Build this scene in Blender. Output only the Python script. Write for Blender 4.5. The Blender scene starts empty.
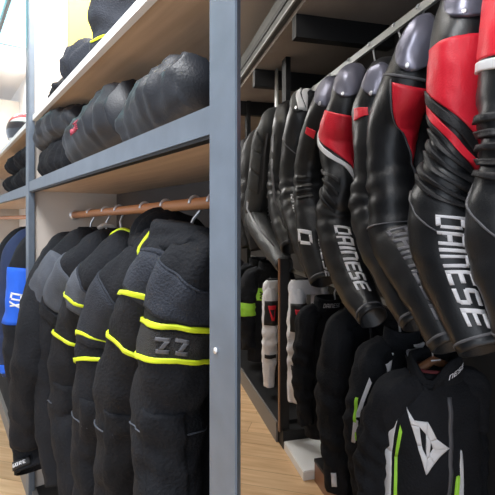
import bpy, bmesh, math, random
from mathutils import Vector, Matrix, noise
C = bpy.context.scene.collection
S = bpy.context.scene
PI = math.pi

# ---------------------------------------------------------------- camera
cam = bpy.data.cameras.new('camera'); co = bpy.data.objects.new('camera', cam); C.objects.link(co)
co.location = (0, 0, 1.35); co.rotation_euler = (PI/2, 0, 0)
cam.sensor_width = 36; cam.sensor_fit = 'HORIZONTAL'; cam.lens = 36*420/495
cam.shift_y = -27.5/495; cam.clip_start = 0.02; cam.clip_end = 60
S.camera = co
# ---------------------------------------------------------------- world, lights, exposure
w = bpy.data.worlds.new('world'); S.world = w; w.use_nodes = True
bg = w.node_tree.nodes['Background']; bg.inputs[0].default_value = (.80, .88, 1.0, 1); bg.inputs[1].default_value = .9
def area(name, loc, target, sx, sy, power, col=(1, 1, 1), spread=180):
    l = bpy.data.lights.new(name, 'AREA'); l.shape = 'RECTANGLE'; l.size = sx; l.size_y = sy
    l.energy = power; l.color = col; l.spread = math.radians(spread)
    o = bpy.data.objects.new(name, l); C.objects.link(o); o.location = loc
    o.rotation_euler = (Vector(target)-Vector(loc)).to_track_quat('-Z', 'Y').to_euler()
    return o
area('aisle_light', (-.55, 1.7, 2.84), (-.6, 1.75, 0), .5, 1.6, 42, (1, .97, .93))
area('far_bay_light', (-1.75, 3.9, 2.82), (-1.75, 4.0, 0), 1.4, 1.0, 60, (1, .98, .95))
area('sleeve_key_light', (-.5, .4, 2.84), (.3, 1.6, 1.4), .9, .6, 55, (.95, .97, 1))  # added lamp above camera left, for highlights on the leather sleeves
area('wall_wash_light', (-.75, 2.35, 2.84), (-.45, 2.75, 2.0), .6, .3, 5, (1, .9, .7))
S.view_settings.view_transform = 'Standard'; S.view_settings.look = 'None'
S.view_settings.exposure = .6; S.view_settings.gamma = 1; S.view_settings.use_curve_mapping = False

# ---------------------------------------------------------------- materials
def mat(name, col, rough=.6, metal=0., bump=0., bscale=60., var=0., vscale=6., spec=.5, sheen=0., emit=None, coat=0.):
    m = bpy.data.materials.new(name); m.use_nodes = True
    nt = m.node_tree; b = nt.nodes['Principled BSDF']
    b.inputs['Base Color'].default_value = (*col, 1); b.inputs['Roughness'].default_value = rough
    b.inputs['Metallic'].default_value = metal; b.inputs['Specular IOR Level'].default_value = spec
    b.inputs['Sheen Weight'].default_value = sheen; b.inputs['Coat Weight'].default_value = coat
    tc = nt.nodes.new('ShaderNodeTexCoord')
    if var:
        n = nt.nodes.new('ShaderNodeTexNoise'); n.inputs['Scale'].default_value = vscale; n.inputs['Detail'].default_value = 4
        nt.links.new(tc.outputs['Object'], n.inputs['Vector'])
        r = nt.nodes.new('ShaderNodeValToRGB')
        r.color_ramp.elements[0].position = .3; r.color_ramp.elements[1].position = .7
        r.color_ramp.elements[0].color = (*[c*(1-var) for c in col], 1); r.color_ramp.elements[1].color = (*[min(1, c*(1+var)) for c in col], 1)
        nt.links.new(n.outputs['Fac'], r.inputs['Fac']); nt.links.new(r.outputs['Color'], b.inputs['Base Color'])
    if bump:
        n2 = nt.nodes.new('ShaderNodeTexNoise'); n2.inputs['Scale'].default_value = bscale; n2.inputs['Detail'].default_value = 3
        nt.links.new(tc.outputs['Object'], n2.inputs['Vector'])
        bp = nt.nodes.new('ShaderNodeBump'); bp.inputs['Strength'].default_value = bump; bp.inputs['Distance'].default_value = .01
        nt.links.new(n2.outputs['Fac'], bp.inputs['Height']); nt.links.new(bp.outputs['Normal'], b.inputs['Normal'])
    if emit:
        b.inputs['Emission Color'].default_value = (*col, 1); b.inputs['Emission Strength'].default_value = emit
    return m
def wood(name, c1, c2, plank=None, rough=.45, rot=0.):
    m = mat(name, c1, rough); nt = m.node_tree; b = nt.nodes['Principled BSDF']
    tc = nt.nodes.new('ShaderNodeTexCoord'); mp = nt.nodes.new('ShaderNodeMapping'); mp.inputs['Rotation'].default_value = (0, 0, rot)
    nt.links.new(tc.outputs['Object'], mp.inputs['Vector'])
    st = nt.nodes.new('ShaderNodeMapping'); st.inputs['Scale'].default_value = (2.2, 26, 26); nt.links.new(mp.outputs['Vector'], st.inputs['Vector'])
    n = nt.nodes.new('ShaderNodeTexNoise'); n.inputs['Scale'].default_value = 1.5; n.inputs['Detail'].default_value = 6
    nt.links.new(st.outputs['Vector'], n.inputs['Vector'])
    r = nt.nodes.new('ShaderNodeValToRGB'); r.color_ramp.elements[0].color = (*c1, 1); r.color_ramp.elements[1].color = (*c2, 1)
    r.color_ramp.elements[0].position = .35; r.color_ramp.elements[1].position = .68
    nt.links.new(n.outputs['Fac'], r.inputs['Fac']); out = r.outputs['Color']
    if plank:
        bk = nt.nodes.new('ShaderNodeTexBrick'); bk.inputs['Scale'].default_value = 1
        bk.inputs['Brick Width'].default_value = plank[0]; bk.inputs['Row Height'].default_value = plank[1]
        bk.inputs['Mortar Size'].default_value = .0015; bk.inputs['Color1'].default_value = (1, 1, 1, 1)
        bk.inputs['Color2'].default_value = (.78, .76, .74, 1); bk.inputs['Mortar'].default_value = (.45, .38, .3, 1)
        nt.links.new(mp.outputs['Vector'], bk.inputs['Vector'])
        mx = nt.nodes.new('ShaderNodeMix'); mx.data_type = 'RGBA'; mx.blend_type = 'MULTIPLY'; mx.inputs[0].default_value = 1
        nt.links.new(out, mx.inputs[6]); nt.links.new(bk.outputs['Color'], mx.inputs[7]); out = mx.outputs[2]
    nt.links.new(out, b.inputs['Base Color'])
    return m
M = {
 'leather': mat('black_leather', (.013, .014, .016), .36, bump=.12, bscale=260, spec=.6, var=.15),
 'leather_gray': mat('charcoal_leather', (.045, .048, .05), .45, bump=.3, bscale=160, var=.2),
 'leather_dark': mat('black_panel_leather', (.012, .012, .014), .5, bump=.2, bscale=200),
 'red': mat('red_leather', (.82, .022, .045), .42, bump=.15, bscale=180),
 'white': mat('white_leather', (.8, .8, .82), .45),
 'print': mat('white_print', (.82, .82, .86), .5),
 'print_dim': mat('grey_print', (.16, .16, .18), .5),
 'cup': mat('brushed_silver_cup', (.17, .17, .22), .34, metal=.45, bump=.05, bscale=30),
 'seam': mat('grey_seam', (.10, .10, .11), .5),
 'textile': mat('black_textile', (.010, .011, .014), .85, bump=.4, bscale=120, var=.35, vscale=5, spec=.25),
 'shell_cloth': mat('smooth_shell_cloth', (.011, .013, .018), .5, bump=.15, bscale=200, var=.15, spec=.45),
 'textile_grey': mat('slate_textile', (.085, .095, .115), .85, bump=.5, bscale=260, var=.22, vscale=9, spec=.25),
 'textile_char': mat('charcoal_textile', (.028, .032, .042), .85, bump=.5, bscale=200, var=.22, vscale=8, spec=.25),
 'mesh': mat('open_mesh_textile', (.02, .02, .022), .6, bump=1, bscale=500),
 'neon': mat('neon_yellow_tape', (.72, .86, .02), .5),
 'neon_green': mat('neon_green_tape', (.42, .85, .06), .5),
 'blue': mat('bright_blue_textile', (.01, .12, .72), .7),
 'navy': mat('navy_textile', (.015, .03, .09), .8),
 'white_tex': mat('white_textile', (.84, .84, .88), .75, bump=.4, bscale=60, var=.12),
 'steel': mat('chromed_steel', (.78, .78, .80), .35, metal=.6),
 'rail': mat('grey_steel_rail', (.42, .43, .42), .4, metal=.3),
 'frame': mat('grey_blue_metal', (.13, .16, .20), .42, metal=.25, var=.12, vscale=14),
 'frame_dark': mat('dark_grey_metal', (.035, .037, .038), .45, metal=.2),
 'fascia': mat('smoke_grey_metal', (.10, .105, .10), .4, metal=.35, var=.2, vscale=5),
 'black': mat('matt_black', (.006, .006, .007), .6),
 'cream': mat('cream_laminate', (.60, .54, .48), .6, var=.05),
 'white_lam': mat('white_laminate', (.85, .85, .84), .5),
 'taupe': mat('taupe_laminate', (.36, .31, .27), .6, var=.12, vscale=4),
 'rose': mat('rose_thread', (.35, .04, .07), .6),
 'taupe_shade': mat('taupe_shade_paint', (.10, .085, .078), .65, var=.12, vscale=4),  # taupe darkened to paint the shade behind the hanging jackets
 'plinth': mat('grey_plinth', (.20, .19, .18), .5),
 'shelfwood': wood('shelf_wood', (.60, .43, .29), (.70, .52, .37)),
 'rodwood': wood('rod_wood', (.55, .22, .09), (.66, .30, .13)),
 'copper': mat('brown_hanger_wood', (.22, .10, .05), .35),
 'floor': wood('oak_floor', (.66, .41, .21), (.84, .58, .34), plank=(1.3, .13), rot=math.radians(14)),
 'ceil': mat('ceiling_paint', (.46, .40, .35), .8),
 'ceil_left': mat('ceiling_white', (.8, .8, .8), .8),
 'wall_white': mat('wall_paint', (.82, .81, .79), .8),
 'wall_dark': mat('dark_wall_paint', (.045, .042, .04), .8),
 'yellow': mat('yellow_glow_paint', (.95, .72, .08), .6),  # warm glow put into a flat yellow colour
 'glass': mat('pale_blue_lit_glass', (.35, .85, .95), .2, emit=1.2),
 'lamp': mat('lit_lamp_diffuser', (1, .97, .92), .4, emit=4),
 'shell': mat('helmet_shell', (.78, .78, .78), .2, coat=.6),
 'shell_red': mat('helmet_red', (.7, .03, .03), .25, coat=.5),
 'visor': mat('dark_visor', (.01, .012, .02), .1, coat=1),
 'skin_lining': mat('dark_red_lining', (.10, .01, .015), .8),
}
# ---------------------------------------------------------------- frames of the two shelving rows
class Row:
    def __init__(s, P, a):
        s.P = Vector((P[0], P[1], 0)); s.a = Vector((a[0], a[1], 0)).normalized(); s.n = Vector((-s.a.y, s.a.x, 0))
        s.ang = math.atan2(s.a.y, s.a.x)
    def w(s, t, q, z=0): return s.P + s.a*t + s.n*q + Vector((0, 0, z))
LR = Row((-1.67902, 2.84925), (.593232, -.805032))      # left wall unit: t runs towards the camera, q into the unit
RR = Row((.17939, 2.55405), (.243622, -.969870))        # right rails

def tag(o, label=None, cat=None, group=None, kind=None):
    if label: o['label'] = label
    if cat: o['category'] = cat
    if group: o['group'] = group
    if kind: o['kind'] = kind
    return o
def thing(name, label, cat, row, t, q, z=0, group=None, kind=None):
    o = bpy.data.objects.new(name, None); C.objects.link(o); o.empty_display_size = .05
    o.location = row.w(t, q, z); o.rotation_euler = (0, 0, row.ang)
    o['_o'] = (t, q, z)
    return tag(o, label, cat, group, kind)
def link(name, bm, m, parent=None, smooth=True, row=None):
    me = bpy.data.meshes.new(name); bmesh.ops.recalc_face_normals(bm, faces=bm.faces); bm.to_mesh(me); bm.free()
    ms = m if isinstance(m, (list, tuple)) else [m]
    for x in ms: me.materials.append(M[x])
    if smooth: me.polygons.foreach_set('use_smooth', [True]*len(me.polygons))
    o = bpy.data.objects.new(name, me); C.objects.link(o)
    if parent: o.parent = parent
    elif row: o.location = row.P; o.rotation_euler = (0, 0, row.ang)
    return o
def org(p):
    while p and '_o' not in p: p = p.parent
    return Vector(p['_o']) if p else Vector((0, 0, 0))
def box(bm, t0, t1, q0, q1, z0, z1, bev=0.):
    r = bmesh.ops.create_cube(bm, size=1)
    for v in r['verts']:
        v.co = Vector(((t0+t1)/2+v.co.x*(t1-t0), (q0+q1)/2+v.co.y*(q1-q0), (z0+z1)/2+v.co.z*(z1-z0)))
    if bev:
        es = list({e for v in r['verts'] for e in v.link_edges})
        bmesh.ops.bevel(bm, geom=es, offset=bev, segments=2, affect='EDGES')
def prism(bm, pts, z0, z1):
    lo = [bm.verts.new((x, y, z0)) for x, y in pts]; hi = [bm.verts.new((x, y, z1)) for x, y in pts]
    n = len(pts); bm.faces.new(lo[::-1]); bm.faces.new(hi)
    for i in range(n): bm.faces.new((lo[i], lo[(i+1) % n], hi[(i+1) % n], hi[i]))
def part(name, m, parent, fn, smooth=False):
    """fn(bm) draws in row coordinates; the mesh is shifted to the thing's base"""
    bm = bmesh.new(); fn(bm); bmesh.ops.translate(bm, verts=bm.verts, vec=-org(parent))
    return link(name, bm, m, parent, smooth)
def wire(bm, pts, r, n=8):
    rings = []
    for i, p in enumerate(pts):
        p = Vector(p); a = Vector(pts[max(0, i-1)]); b = Vector(pts[min(len(pts)-1, i+1)])
        T = (b-a).normalized(); U = T.orthogonal().normalized() if not rings else (U0-T*U0.dot(T)).normalized()
        U0 = U; V = T.cross(U)
        rings.append([bm.verts.new(p+(U*math.cos(k*2*PI/n)+V*math.sin(k*2*PI/n))*r) for k in range(n)])
    for A, B in zip(rings, rings[1:]):
        for k in range(n): bm.faces.new((A[k], A[(k+1) % n], B[(k+1) % n], B[k]))
    bm.faces.new(rings[0][::-1]); bm.faces.new(rings[-1])

# ---------------------------------------------------------------- cloth tubes
class Tube:
    """a tapered cloth tube along a spline; P(s, th, off) gives surface points. th = 0 faces the aisle, +90 faces the camera end of the row"""
    def __init__(s, pts, seed=0, wr=(), amp=.004, sq=1.0, flare=0):
        s.p = [tuple(x) if len(x) == 5 else (x[0], x[1], x[2], x[3], x[3]) for x in pts]
        s.seed = seed; s.wr = wr; s.amp = amp
        s.L = [0]
        for a, b in zip(s.p, s.p[1:]): s.L.append(s.L[-1]+(Vector(a[:3])-Vector(b[:3])).length)
        s.len = s.L[-1]
    def at(s, u):
        d = min(max(u, 0), 1)*s.len; i = 0
        while i < len(s.L)-2 and d > s.L[i+1]: i += 1
        f = (d-s.L[i])/max(1e-6, s.L[i+1]-s.L[i]); n = len(s.p)
        P = [s.p[max(0, i-1)], s.p[i], s.p[i+1], s.p[min(n-1, i+2)]]
        f2, f3 = f*f, f*f*f
        return [.5*((2*P[1][k])+(-P[0][k]+P[2][k])*f+(2*P[0][k]-5*P[1][k]+4*P[2][k]-P[3][k])*f2+(-P[0][k]+3*P[1][k]-3*P[2][k]+P[3][k])*f3) for k in range(5)]
    def P(s, u, th, off=0.):
        c = s.at(u); a = s.at(u-.02); b = s.at(u+.02)
        T = (Vector(b[:3])-Vector(a[:3])).normalized()
        X = Vector((1, 0, 0)); X = (X-T*X.dot(T)).normalized(); O = T.cross(X).normalized()
        ct, sn = math.cos(th), math.sin(th)
        p = Vector(c[:3]) + X*sn*c[3] + O*ct*c[4]
        d = s.amp*(noise.noise(Vector((u*s.len*9+s.seed*7.1, ct*1.4+s.seed, sn*1.4)))*1.6)
        d += s.amp*.8*noise.noise(Vector((u*s.len*26+s.seed*3.3+ct*1.5, ct*2.6, sn*2.6+s.seed)))
        for (uc, wd, am, fr, sl) in s.wr:            # bunched folds: centre, width, depth, number, slant
            g = math.exp(-((u-uc)/wd)**2)
            d += am*g*math.sin((u-uc)*fr*2*PI + sl*math.sin(th*1.0+s.seed) + 1.4*noise.noise(Vector((u*7, ct*2, s.seed+sn*2))))
        N = (X*sn/max(c[3], .01) + O*ct/max(c[4], .01)).normalized()
        return p + N*(d+off)
    def mesh(s, bm, ns=56, nt=30, u0=0., u1=1., cap0=True, hollow=True):
        R = []
        for i in range(ns+1):
            u = u0+(u1-u0)*i/ns
            R.append([bm.verts.new(s.P(u, k*2*PI/nt)) for k in range(nt)])
        c = Vector(s.at(u1)[:3]); T = (c-Vector(s.at(u1-.04)[:3])).normalized()
        if hollow:
            R.append([bm.verts.new(c+(v.co-c)*.88) for v in R[-1]])
            R.append([bm.verts.new(c+(v.co-c)*.9-T*.05) for v in R[-1]])
        for A, B in zip(R, R[1:]):
            for k in range(nt): bm.faces.new((A[k], A[(k+1) % nt], B[(k+1) % nt], B[k]))
        bm.faces.new(R[-1])
        if cap0: bm.faces.new(R[0][::-1])
    def patch(s, bm, fn, nx, ny, off=.003, closed=False):
        """fn(x, y) -> (u, th); a raised panel with a rolled edge"""
        g = []
        xs = [0]+[i/nx for i in range(nx+1)]+[1]; ys = ([0]+[j/ny for j in range(ny+1)]+[1]) if not closed else [j/ny for j in range(ny)]
        for i, x in enumerate(xs):
            row = []
            for j, y in enumerate(ys):
                e = i in (0, len(xs)-1) or (not closed and j in (0, len(ys)-1))
                u, th = fn(x, y); row.append(bm.verts.new(s.P(u, th, -.004 if e else off)))
            g.append(row)
        m = len(ys)
        for A, B in zip(g, g[1:]):
            for j in range(m if closed else m-1):
                bm.faces.new((A[j], A[(j+1) % m], B[(j+1) % m], B[j]))
D2R = PI/180
def tube_obj(name, tb, m, parent, **k): 
    bm = bmesh.new(); tb.mesh(bm, **k); bmesh.ops.translate(bm, verts=bm.verts, vec=-org(parent)); return link(name, bm, m, parent)
def patch_obj(name, tb, m, parent, fns, nx=14, ny=14, off=.003, closed=False):
    bm = bmesh.new()
    for f in (fns if isinstance(fns, list) else [fns]): tb.patch(bm, f, nx, ny, off, closed)
    bmesh.ops.translate(bm, verts=bm.verts, vec=-org(parent)); return link(name, bm, m, parent)
def rect(u0, u1, a0, a1, du=0.): return lambda x, y: (u0+(u1-u0)*x+du*(y-.5), (a0+(a1-a0)*y)*D2R)
def quad(p00, p10, p11, p01):       # corners (u, degrees), x then y
    def f(x, y):
        u = (p00[0]*(1-x)+p10[0]*x)*(1-y)+(p01[0]*(1-x)+p11[0]*x)*y
        a = (p00[1]*(1-x)+p10[1]*x)*(1-y)+(p01[1]*(1-x)+p11[1]*x)*y
        return u, a*D2R
    return f
def disc(uc, ac, ru, ra):
    def f(x, y):
        X, Y = 2*x-1, 2*y-1
        return uc+ru*X*math.sqrt(1-Y*Y/2), (ac+ra*Y*math.sqrt(1-X*X/2))*D2R
    return f
def ring(u0, u1, slant=0., ph=90):
    return lambda x, y: (u0+(u1-u0)*x+slant*math.cos(y*2*PI-ph*D2R), y*2*PI)
# blocky letters on a 4 x 6 grid, strokes as rectangles / slanted quads (x across the letter, y up)
GL = {
 'D': [((0, 0), (1, 0), (1, 6), (0, 6)), ((1, 5), (3, 5), (3.4, 6), (1, 6)), ((1, 0), (3.4, 0), (3, 1), (1, 1)), ((3, 1), (4, .8), (4, 5.2), (3, 5))],
 'A': [((0, 0), (1, 0), (1, 5), (0, 5.4)), ((0.2, 5), (4, 5), (4, 6), (.8, 6)), ((3, 0), (4, 0), (4, 5), (3, 5)), ((1, 2), (3, 2), (3, 3), (1, 3))],
 'I': [((0, 0), (1.1, 0), (1.1, 6), (0, 6))],
 'N': [((0, 0), (1, 0), (1, 5), (0, 5)), ((0, 5), (3.6, 5), (3, 6), (0, 6)), ((3, 0), (4, 0), (4, 5.4), (3, 5.4))],
 'E': [((0, 0), (1, 0), (1, 6), (0, 6)), ((1, 5), (4, 5), (4, 6), (1, 6)), ((1, 2.5), (3.6, 2.5), (3.6, 3.5), (1, 3.5)), ((1, 0), (4, 0), (4, 1), (1, 1))],
 'S': [((0, 5), (4, 5), (4, 6), (.5, 6)), ((0, 3), (1, 3), (1, 5.3), (0, 5.3)), ((0.3, 2.5), (3.7, 2.5), (3.7, 3.5), (.3, 3.5)), ((3, .7), (4, .7), (4, 3), (3, 3)), ((0, 0), (3.5, 0), (4, 1), (0, 1))],
 'G': [((0, 0), (1, 0), (1, 6), (0, 6)), ((1, 5), (4, 5), (4, 6), (1, 6)), ((1, 0), (4, 0), (4, 1), (1, 1)), ((3, 1), (4, 1), (4, 3), (3, 3)), ((2.2, 2.4), (4, 2.4), (4, 3.2), (2.2, 3.2))],
 'O': [((0, 0), (1, 0), (1, 6), (0, 6)), ((1, 5), (4, 5), (4, 6), (1, 6)), ((1, 0), (4, 0), (4, 1), (1, 1)), ((3, 1), (4, 1), (4, 5), (3, 5))],
 'R': [((0, 0), (1, 0), (1, 6), (0, 6)), ((1, 5), (4, 5), (4, 6), (1, 6)), ((3, 3), (4, 3), (4, 5), (3, 5)), ((1, 2.3), (3.5, 2.3), (3.5, 3.2), (1, 3.2)), ((2.6, 0), (4, 0), (2.8, 2.4), (1.6, 2.4))],
 'T': [((0, 5), (4, 5), (4, 6), (0, 6)), ((1.5, 0), (2.5, 0), (2.5, 5), (1.5, 5))],
 'X': [((0, 0), (1.2, 0), (4, 6), (2.8, 6)), ((2.8, 0), (4, 0), (1.2, 6), (0, 6))],
}
def letters(tb, text, u0, u1, th0, th1, shear=0., flip=1, skip=0):
    """text runs along u from u0 to u1, letter height spans th0..th1 (degrees)"""
    tot = sum(1.1 if c == 'I' else 4 for c in text)+.9*(len(text)-1); x = 0; out = []
    for i, c in enumerate(text):
        if i >= skip:
            for q in GL[c]:
                cs = [(u0+(u1-u0)*(x+p[0]+shear*p[1])/tot, th0+(th1-th0)*p[1]/6) for p in q]
                out.append(quad(*cs))
        x += (1.1 if c == 'I' else 4)+.9
    return out
# ---------------------------------------------------------------- hanger and jacket builders
def hanger(row, t, q, zr, zn, label, group, tn=None, bar='black', hw=.16, slim=False):
    """rail centre height zr; the arms sit at zn inside the collar"""
    tn = t if tn is None else tn
    h = thing('coat_hanger', label, 'hanger', row, tn, q, zn-.02, group)
    def hook(bm):
        r = .017; pts = [(t, q-r, zr+.0)]
        pts += [(t, q+r*math.cos(a), zr+.002+r*math.sin(a)) for a in [PI-i*PI/8 for i in range(9)]]
        pts += [(t, q+r*.8, zr-.02), (t*.7+tn*.3, q+.002, zr-.04), (tn, q, zn+.02), (tn, q, zn-.01)]
        wire(bm, pts, .0042)
    part('hook', 'steel', h, hook, True)
    def arms(bm):
        wire(bm, [(tn, q-hw, zn-.06), (tn, q-hw*.5, zn-.03), (tn, q, zn-.005), (tn, q+hw*.5, zn-.03), (tn, q+hw, zn-.06)], .009)
    part('shoulder_bar', bar, h, arms, True)
    return h
def body_tube(t, q, zt, zh, hw, ht, seed, tilt=0., amp=.006, neck=.06):
    L = zt-zh
    pts = [(t, q, zt, neck*.9, neck), (t, q, zt-.025, neck*1.05, neck*1.7), (t, q, zt-.06, ht*.8, hw*.78), (t+tilt*.1, q, zt-.11, ht*.95, hw*.97),
           (t+tilt*.3, q, zt-.3*L, ht*1.05, hw*1.02), (t+tilt*.6, q, zt-.6*L, ht*.95, hw*.96), (t+tilt*.85, q, zt-.85*L, ht, hw*.98), (t+tilt, q, zh, ht*1.02, hw)]
    return Tube(pts, seed, amp=amp)
def collar_obj(name, t, q, z, rt, rq, h, m, parent, lean=0., gap=True, dipk=.016, vopen=False):
    bm = bmesh.new(); n = 26
    prof = [(0, -.025), (0.02, h*.5), (-.04, h), (-.12, h+.003), (-.16, h*.5), (-.16, -.03)]
    R = []
    for k in range(n):
        a = 2*PI*k/n; s, c = math.sin(a), math.cos(a)
        dip = dipk*max(0, s)**2 if not vopen else .075*math.exp(-((a-.85)/.55)**2)
        R.append([bm.verts.new((t+rt*(1+e)*s+lean*zz, q-rq*(1+e)*c, z+zz-(dip if zz > 0 else 0))) for e, zz in prof])
    for k in range(n):
        A, B = R[k], R[(k+1) % n]
        for i in range(len(prof)-1): bm.faces.new((A[i], B[i], B[i+1], A[i+1]))
    bmesh.ops.translate(bm, verts=bm.verts, vec=-org(parent)); return link(name, bm, m, parent)

# ================================================================ SETTING
def struct(name, bm, m, smooth=False, row=None):
    return tag(link(name, bm, m, None, smooth, row), kind='structure')
bm = bmesh.new(); box(bm, -6, 4, -1.2, 7.2, -.05, 0); struct('floor', bm, 'floor')
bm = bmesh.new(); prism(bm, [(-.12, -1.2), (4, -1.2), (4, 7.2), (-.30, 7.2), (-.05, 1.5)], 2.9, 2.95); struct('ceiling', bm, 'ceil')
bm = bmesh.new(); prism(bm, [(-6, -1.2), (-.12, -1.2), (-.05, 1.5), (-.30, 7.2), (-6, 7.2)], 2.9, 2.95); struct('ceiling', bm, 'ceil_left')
bm = bmesh.new(); box(bm, -4.2, 2.12, .42, .46, 0, 2.9); struct('wall_left', bm, 'wall_white', row=LR)
bm = bmesh.new(); box(bm, -4.6, 2.6, .62, .67, 0, 2.9); struct('wall_right', bm, 'wall_dark', row=RR)
bm = bmesh.new(); box(bm, -6, 4, 7.0, 7.1, 0, 2.9); struct('wall_back', bm, 'wall_dark')
# partition between the two bays, behind the grey post
bm = bmesh.new(); prism(bm, [(2.745, .032), (2.768, .032), (2.185, .42), (2.155, .42)], 0, 2.9); struct('wall_divider', bm, 'wall_dark', row=LR)

# ================================================================ LEFT SHELVING
ls = thing('wall_shelving', 'wall shelving of cream panels and wood shelves with grey metal uprights', 'shelving', LR, 1.9, 0)
def slab(t0, z0, z1, q0=0.008):
    return lambda bm: prism(bm, [(t0, q0), (2.735, q0), (2.735, .030), (2.16, .418), (t0, .418)], z0, z1)
part('upright', 'frame', ls, lambda bm: prism(bm, [(2.738, -.004), (2.806, -.004), (2.807, -.001), (2.772, .03), (2.738, .03)], 0, 2.88)).__setitem__('label', 'near grey metal post running floor to ceiling')
part('upright', 'frame', ls, lambda bm: box(bm, 1.065, 1.145, -.004, .022, 0, 2.88, .003))
part('divider_panel', 'cream', ls, lambda bm: box(bm, 1.09, 1.12, .022, .418, 0, 2.88))
part('shelf', 'shelfwood', ls, slab(1.12, 1.485, 1.522, .02))
part('shelf', 'shelfwood', ls, lambda bm: box(bm, -2.2, 1.09, .02, .418, 1.475, 1.512))
part('shelf_edge', 'frame', ls, lambda bm: box(bm, -2.2, 1.065, -.002, .02, 1.465, 1.515))
part('shelf_edge', 'frame', ls, lambda bm: box(bm, 1.145, 2.738, -.002, .02, 1.482, 1.526))
part('shelf_trim', 'black', ls, lambda bm: box(bm, 1.145, 2.738, .001, .02, 1.476, 1.482))
part('upper_shelf', 'shelfwood', ls, slab(1.12, 1.812, 1.828, .03))
part('upper_shelf', 'shelfwood', ls, lambda bm: box(bm, -2.2, 1.09, .03, .418, 1.812, 1.828))
part('shelf_lipping', 'white_lam', ls, lambda bm: box(bm, 1.145, 2.70, .012, .03, 1.808, 1.832)).__setitem__('label', 'white front edge of the upper shelf')
part('shelf_lipping', 'white_lam', ls, lambda bm: box(bm, -2.2, 1.065, .012, .03, 1.808, 1.832)).__setitem__('label', 'white front edge of the upper shelf')
part('header_rail', 'frame', ls, lambda bm: box(bm, -2.2, 1.065, 0, .02, 2.68, 2.72))
part('side_panel', 'cream', ls, lambda bm: box(bm, -2.23, -2.2, .0, .418, 0, 2.72))
part('base_panel', 'black', ls, slab(1.12, .07, .10, .03))
part('base_panel', 'black', ls, lambda bm: box(bm, -2.2, 1.09, .03, .418, .07, .10))
part('plinth', 'plinth', ls, lambda bm: box(bm, -2.2, 2.72, .01, .03, 0, .10))
rd = part('clothes_rod', 'rodwood', ls, lambda bm: wire(bm, [(1.125, .2, 1.375), (1.7, .2, 1.383), (2.47, .2, 1.394)], .0155, 16), True)
part('rod_socket', 'steel', rd, lambda bm: wire(bm, [(1.121, .2, 1.375), (1.128, .2, 1.375)], .024, 16), True)
part('back_shade_sheet', 'taupe_shade', ls, lambda bm: box(bm, 1.12, 2.18, .412, .4195, .10, 1.485))  # dark sheet painting the hanging bay's shade onto its back
for q, z in ((.16, 1.56), (.30, 1.92)):
    part('panel_screw', 'steel', ls, lambda bm: wire(bm, [(1.12, q, z), (1.123, q, z)], .006, 10), True)
part('post_bolt', 'steel', ls, lambda bm: wire(bm, [(2.757, -.0035, 1.155), (2.757, -.007, 1.155)], .0045, 12), True)
tag(link('white_back_board', (lambda b: (box(b, .30, 1.03, .405, .419, 1.9, 2.85), b)[1])(bmesh.new()), 'wall_white', None, False, LR), 'white back board standing in the upper compartment past the thin upright', 'panel')  # plain white board in the wall colour
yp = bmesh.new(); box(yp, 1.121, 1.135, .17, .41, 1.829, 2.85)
tag(link('yellow_glow_board', yp, 'yellow', None, False, LR), 'added yellow board painting a glow above the upper shelf against the cream divider panel', 'board')  # added board whose yellow stands in for a warm glow
# lit ceiling panel seen in the far top left corner
cp = thing('ceiling_light', 'square pale blue lit ceiling panel over the far end of the cream shelving', 'light', LR, .2, -.2, 2.86)
part('frame', 'frame', cp, lambda bm: box(bm, -.9, .9, -.75, .35, 2.872, 2.898))
part('diffuser', 'glass', cp, lambda bm: box(bm, -.86, .86, -.71, .31, 2.866, 2.873))

# ================================================================ RIGHT SHELVING
rs = thing('garment_rack', 'black framed double garment rack with grey rails under a smoke grey fascia', 'rack', RR, .4, .1)
fs = part('fascia', 'fascia', rs, lambda bm: box(bm, -3.5, 2.3, -.02, .01, 2.49, 2.66))
part('fascia_channel', 'frame_dark', fs, lambda bm: box(bm, -3.5, 2.3, -.026, -.02, 2.555, 2.585))
part('fascia_lip', 'rail', fs, lambda bm: box(bm, -3.5, 2.3, -.032, -.02, 2.486, 2.498))
part('top_shelf', 'taupe', rs, lambda bm: box(bm, -3.5, 2.3, .01, .61, 2.465, 2.49))
for t in (-1.42, -.585, .27, 1.15, 2.0):
    part('cross_beam', 'black', rs, lambda bm: box(bm, t-.03, t+.03, .01, .60, 2.34, 2.465))
for t in (-1.42, -.33):
    part('upright', 'black', rs, lambda bm: box(bm, t-.03, t+.05, .155, .19, .1, 2.465))
part('tie_rod', 'rail', rs, lambda bm: wire(bm, [(-.52, .17, 2.47), (-.51, .17, 2.2), (-.50, .17, 1.95)], .010, 8), True)
part('tie_rod', 'steel', rs, lambda bm: wire(bm, [(-.56, .17, 2.47), (-.55, .17, 2.2), (-.54, .17, 1.95)], .006, 8), True)
part('hanging_rail', 'rail', rs, lambda bm: box(bm, -1.6, 2.3, .292, .308, 2.19, 2.225))
part('hanging_rail', 'rail', rs, lambda bm: box(bm, -1.6, 2.3, .212, .228, .985, 1.01))
for t in (-.585, 1.15):
    part('rail_bracket', 'black', rs, lambda bm: box(bm, t-.012, t+.012, .28, .62, 2.226, 2.25))
bp_ = part('end_panel', 'black', rs, lambda bm: box(bm, .035, .065, 0, .055, .09, 1.12))
part('edge_strip', 'copper', bp_, lambda bm: box(bm, .038, .062, -.006, 0, .09, 1.12)).__setitem__('label', 'brown wooden front edge of the end panel')
for q0, t1 in ((.0, 0),):
    part('base_platform', 'black', rs, lambda bm: box(bm, -3.5, .0, .006, .6, 0, .126))
    part('platform_face', 'plinth', rs, lambda bm: box(bm, -3.5, .0, -.006, .006, 0, .122))
part('platform_block', 'black', rs, lambda bm: box(bm, .004, .085, .01, .6, 0, .105))
wb = thing('display_box', 'low white box on the floor in front of the black platform end', 'box', RR, .23, .12)
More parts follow.
